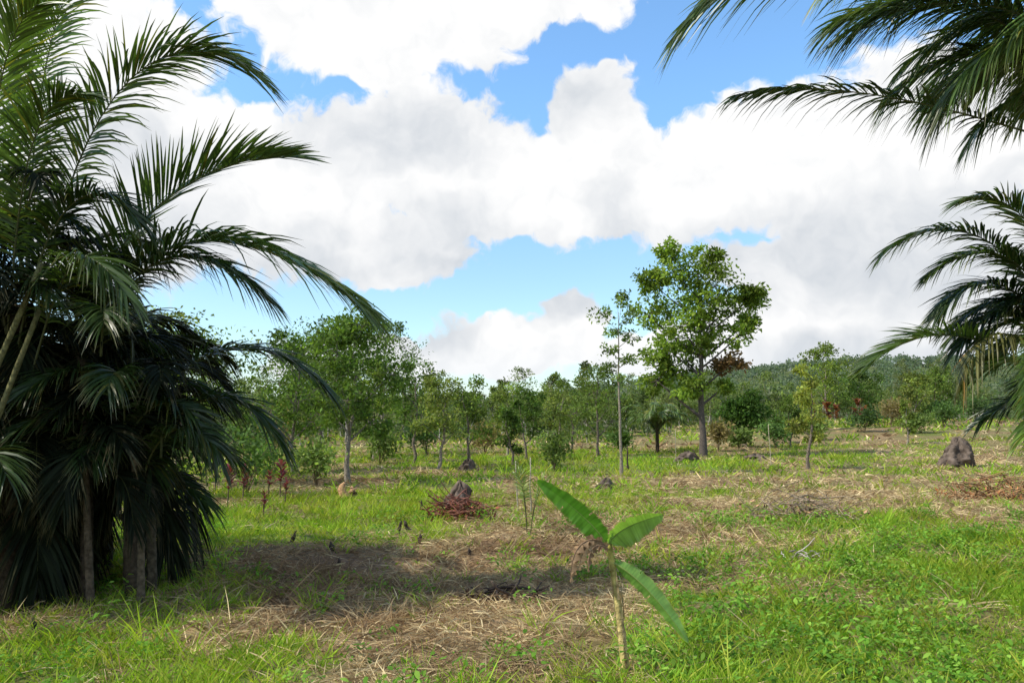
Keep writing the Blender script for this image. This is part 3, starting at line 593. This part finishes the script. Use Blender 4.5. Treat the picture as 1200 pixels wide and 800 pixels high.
# cumulus masses as ellipses in the real sky
blobs=[(120,190,190,130),(320,225,160,105),(490,190,130,95),(430,288,150,48),(620,215,150,68),(690,165,62,86),(800,215,170,72),(930,170,130,78),(1060,180,190,105),(640,248,180,30),
(430,35,170,58),(610,-20,140,54),(90,40,130,68),(600,408,120,38),(672,374,46,34),(820,415,140,34),(905,312,85,40),(1010,300,115,44),(1090,340,160,80),(930,390,120,45),(420,420,100,30)]
grp=bpy.data.node_groups.new('cloud_mass','ShaderNodeTree')
grp.interface.new_socket('Vector',in_out='INPUT',socket_type='NodeSocketVector')
grp.interface.new_socket('Density',in_out='OUTPUT',socket_type='NodeSocketFloat')
GN=grp.nodes;GL=grp.links;gi=GN.new('NodeGroupInput');go=GN.new('NodeGroupOutput')
acc=None
for (a_,b_,rx,rz) in blobs:
    c=pd(a_,b_)
    s_=GN.new('ShaderNodeVectorMath');s_.operation='MULTIPLY_ADD';sc_=np.array([933/rx,933/rx*.5,933/rz])
    s_.inputs[1].default_value=sc_;s_.inputs[2].default_value=-c*sc_;GL.new(gi.outputs[0],s_.inputs[0])
    l_=GN.new('ShaderNodeVectorMath');l_.operation='LENGTH';GL.new(s_.outputs[0],l_.inputs[0])
    if acc is None: acc=l_.outputs['Value']
    else:
        x_=GN.new('ShaderNodeMath');x_.operation='SMOOTH_MIN';x_.inputs[2].default_value=.1;GL.new(acc,x_.inputs[0]);GL.new(l_.outputs['Value'],x_.inputs[1]);acc=x_.outputs[0]
o_=GN.new('ShaderNodeMath');o_.operation='SUBTRACT';o_.inputs[0].default_value=1.0;GL.new(acc,o_.inputs[1])
cl=GN.new('ShaderNodeMath');cl.operation='MINIMUM';cl.inputs[1].default_value=.7;GL.new(o_.outputs[0],cl.inputs[0]);GL.new(cl.outputs[0],go.inputs[0])
def wn(scale,detail,rough,src):
    n_=N.new('ShaderNodeTexNoise');n_.inputs['Scale'].default_value=scale;n_.inputs['Detail'].default_value=detail;n_.inputs['Roughness'].default_value=rough
    Lk.new(src,n_.inputs['Vector']);return n_
def math_(op,a,b=None,c=None):
    m_=N.new('ShaderNodeMath');m_.operation=op
    for k_,v_ in enumerate((a,b,c)):
        if v_ is None: continue
        if isinstance(v_,(int,float)): m_.inputs[k_].default_value=v_
        else: Lk.new(v_,m_.inputs[k_])
    return m_.outputs[0]
tc=N.new('ShaderNodeTexCoord');gen=tc.outputs['Generated']
w1=wn(11,3,.6,gen)
ws=N.new('ShaderNodeVectorMath');ws.operation='MULTIPLY_ADD';ws.inputs[1].default_value=(.085,.085,.085);ws.inputs[2].default_value=(-.0425,-.0425,-.0425);Lk.new(w1.outputs['Color'],ws.inputs[0])
wa=N.new('ShaderNodeVectorMath');wa.operation='ADD';Lk.new(gen,wa.inputs[0]);Lk.new(ws.outputs[0],wa.inputs[1]);wv=wa.outputs[0]
def mass(src,off):
    a_=N.new('ShaderNodeVectorMath');a_.operation='ADD';a_.inputs[1].default_value=off;Lk.new(src,a_.inputs[0])
    g_=N.new('ShaderNodeGroup');g_.node_tree=grp;Lk.new(a_.outputs[0],g_.inputs[0]);return g_.outputs[0]
def mr(src,a,b,c,d,smooth=True):
    m_=N.new('ShaderNodeMapRange');m_.interpolation_type='SMOOTHSTEP' if smooth else 'LINEAR'
    for k_,v_ in zip(('From Min','From Max','To Min','To Max'),(a,b,c,d)): m_.inputs[k_].default_value=v_
    Lk.new(src,m_.inputs['Value']);return m_.outputs['Result']
f0=wn(13,7,.6,wv)
off2=N.new('ShaderNodeVectorMath');off2.operation='ADD';off2.inputs[1].default_value=(-.014,0,.024);Lk.new(wv,off2.inputs[0])
f1=wn(13,3,.55,off2.outputs[0])
m0=mass(wv,(0,0,0));m1=mass(wv,(-.03,0,.11))
gc=wn(2.6,3,.55,gen);sx=N.new('ShaderNodeSeparateXYZ');Lk.new(gen,sx.inputs[0])
oth=math_('ADD',mr(gc.outputs['Fac'],.45,.7,-.3,.7,False),mr(sx.outputs['Y'],.55,.75,0,-3,False))
d0=math_('ADD',math_('MAXIMUM',m0,oth),math_('MULTIPLY_ADD',f0.outputs['Fac'],1.2,-.6))
mask=mr(d0,.0,.18,0,1)
bil=math_('SUBTRACT',f1.outputs['Fac'],f0.outputs['Fac'])
shade=math_('ADD',mr(m1,.05,.75,0,.8,False),math_('MULTIPLY',bil,1.3))
shc=N.new('ShaderNodeClamp');Lk.new(shade,shc.inputs['Value'])
cm=N.new('ShaderNodeMix');cm.data_type='RGBA';Lk.new(shc.outputs[0],cm.inputs['Factor']);cm.inputs['A'].default_value=(1.0,1.0,1.0,1);cm.inputs['B'].default_value=(.65,.69,.74,1)
bgC=N.new('ShaderNodeBackground');Lk.new(cm.outputs['Result'],bgC.inputs['Color']);bgC.inputs['Strength'].default_value=1.02
sky=N.new('ShaderNodeTexSky');sky.sky_type='NISHITA';sky.sun_disc=False;sky.air_density=1.0;sky.dust_density=.6;sky.ozone_density=1.5
tm=N.new('ShaderNodeMix');tm.data_type='RGBA';Lk.new(mr(sx.outputs['Z'],.15,.40,0,1),tm.inputs['Factor']);tm.inputs['A'].default_value=(1.35,1.55,1.6,1);tm.inputs['B'].default_value=(1.5,1.95,2.15,1)
stn=N.new('ShaderNodeVectorMath');stn.operation='MULTIPLY';Lk.new(sky.outputs[0],stn.inputs[0]);Lk.new(tm.outputs['Result'],stn.inputs[1])
bgS=N.new('ShaderNodeBackground');Lk.new(stn.outputs[0],bgS.inputs['Color']);bgS.inputs['Strength'].default_value=.135
ms=N.new('ShaderNodeMixShader');Lk.new(mask,ms.inputs[0]);Lk.new(bgS.outputs[0],ms.inputs[1]);Lk.new(bgC.outputs[0],ms.inputs[2])
hz_=mr(sx.outputs['Z'],0,.11,.5,0)
bgH=N.new('ShaderNodeBackground');bgH.inputs['Color'].default_value=(.76,.85,.94,1);bgH.inputs['Strength'].default_value=.97
mh=N.new('ShaderNodeMixShader');Lk.new(hz_,mh.inputs[0]);Lk.new(ms.outputs[0],mh.inputs[1]);Lk.new(bgH.outputs[0],mh.inputs[2])
wo=N.new('ShaderNodeOutputWorld');Lk.new(mh.outputs[0],wo.inputs['Surface'])
sl=bpy.data.lights.new('sun','SUN');sl.energy=5.0;sl.angle=math.radians(.5);sl.color=(1,.935,.80)
so=bpy.data.objects.new('sun',sl);COL.objects.link(so)
from mathutils import Vector
el=math.radians(46);az=math.radians(252)
sky.sun_rotation=az;sky.sun_elevation=el
sd=Vector((math.sin(az)*math.cos(el),math.cos(az)*math.cos(el),math.sin(el)))
so.rotation_euler=sd.to_track_quat('Z','Y').to_euler()
cam=bpy.data.cameras.new('camera');cam.lens=28;cam.sensor_width=36;cam.clip_end=4000;cam.clip_start=.05
co=bpy.data.objects.new('camera',cam);COL.objects.link(co);co.location=(0,0,1.6);co.rotation_euler=(math.radians(90+5.51),0,0)
scene.camera=co
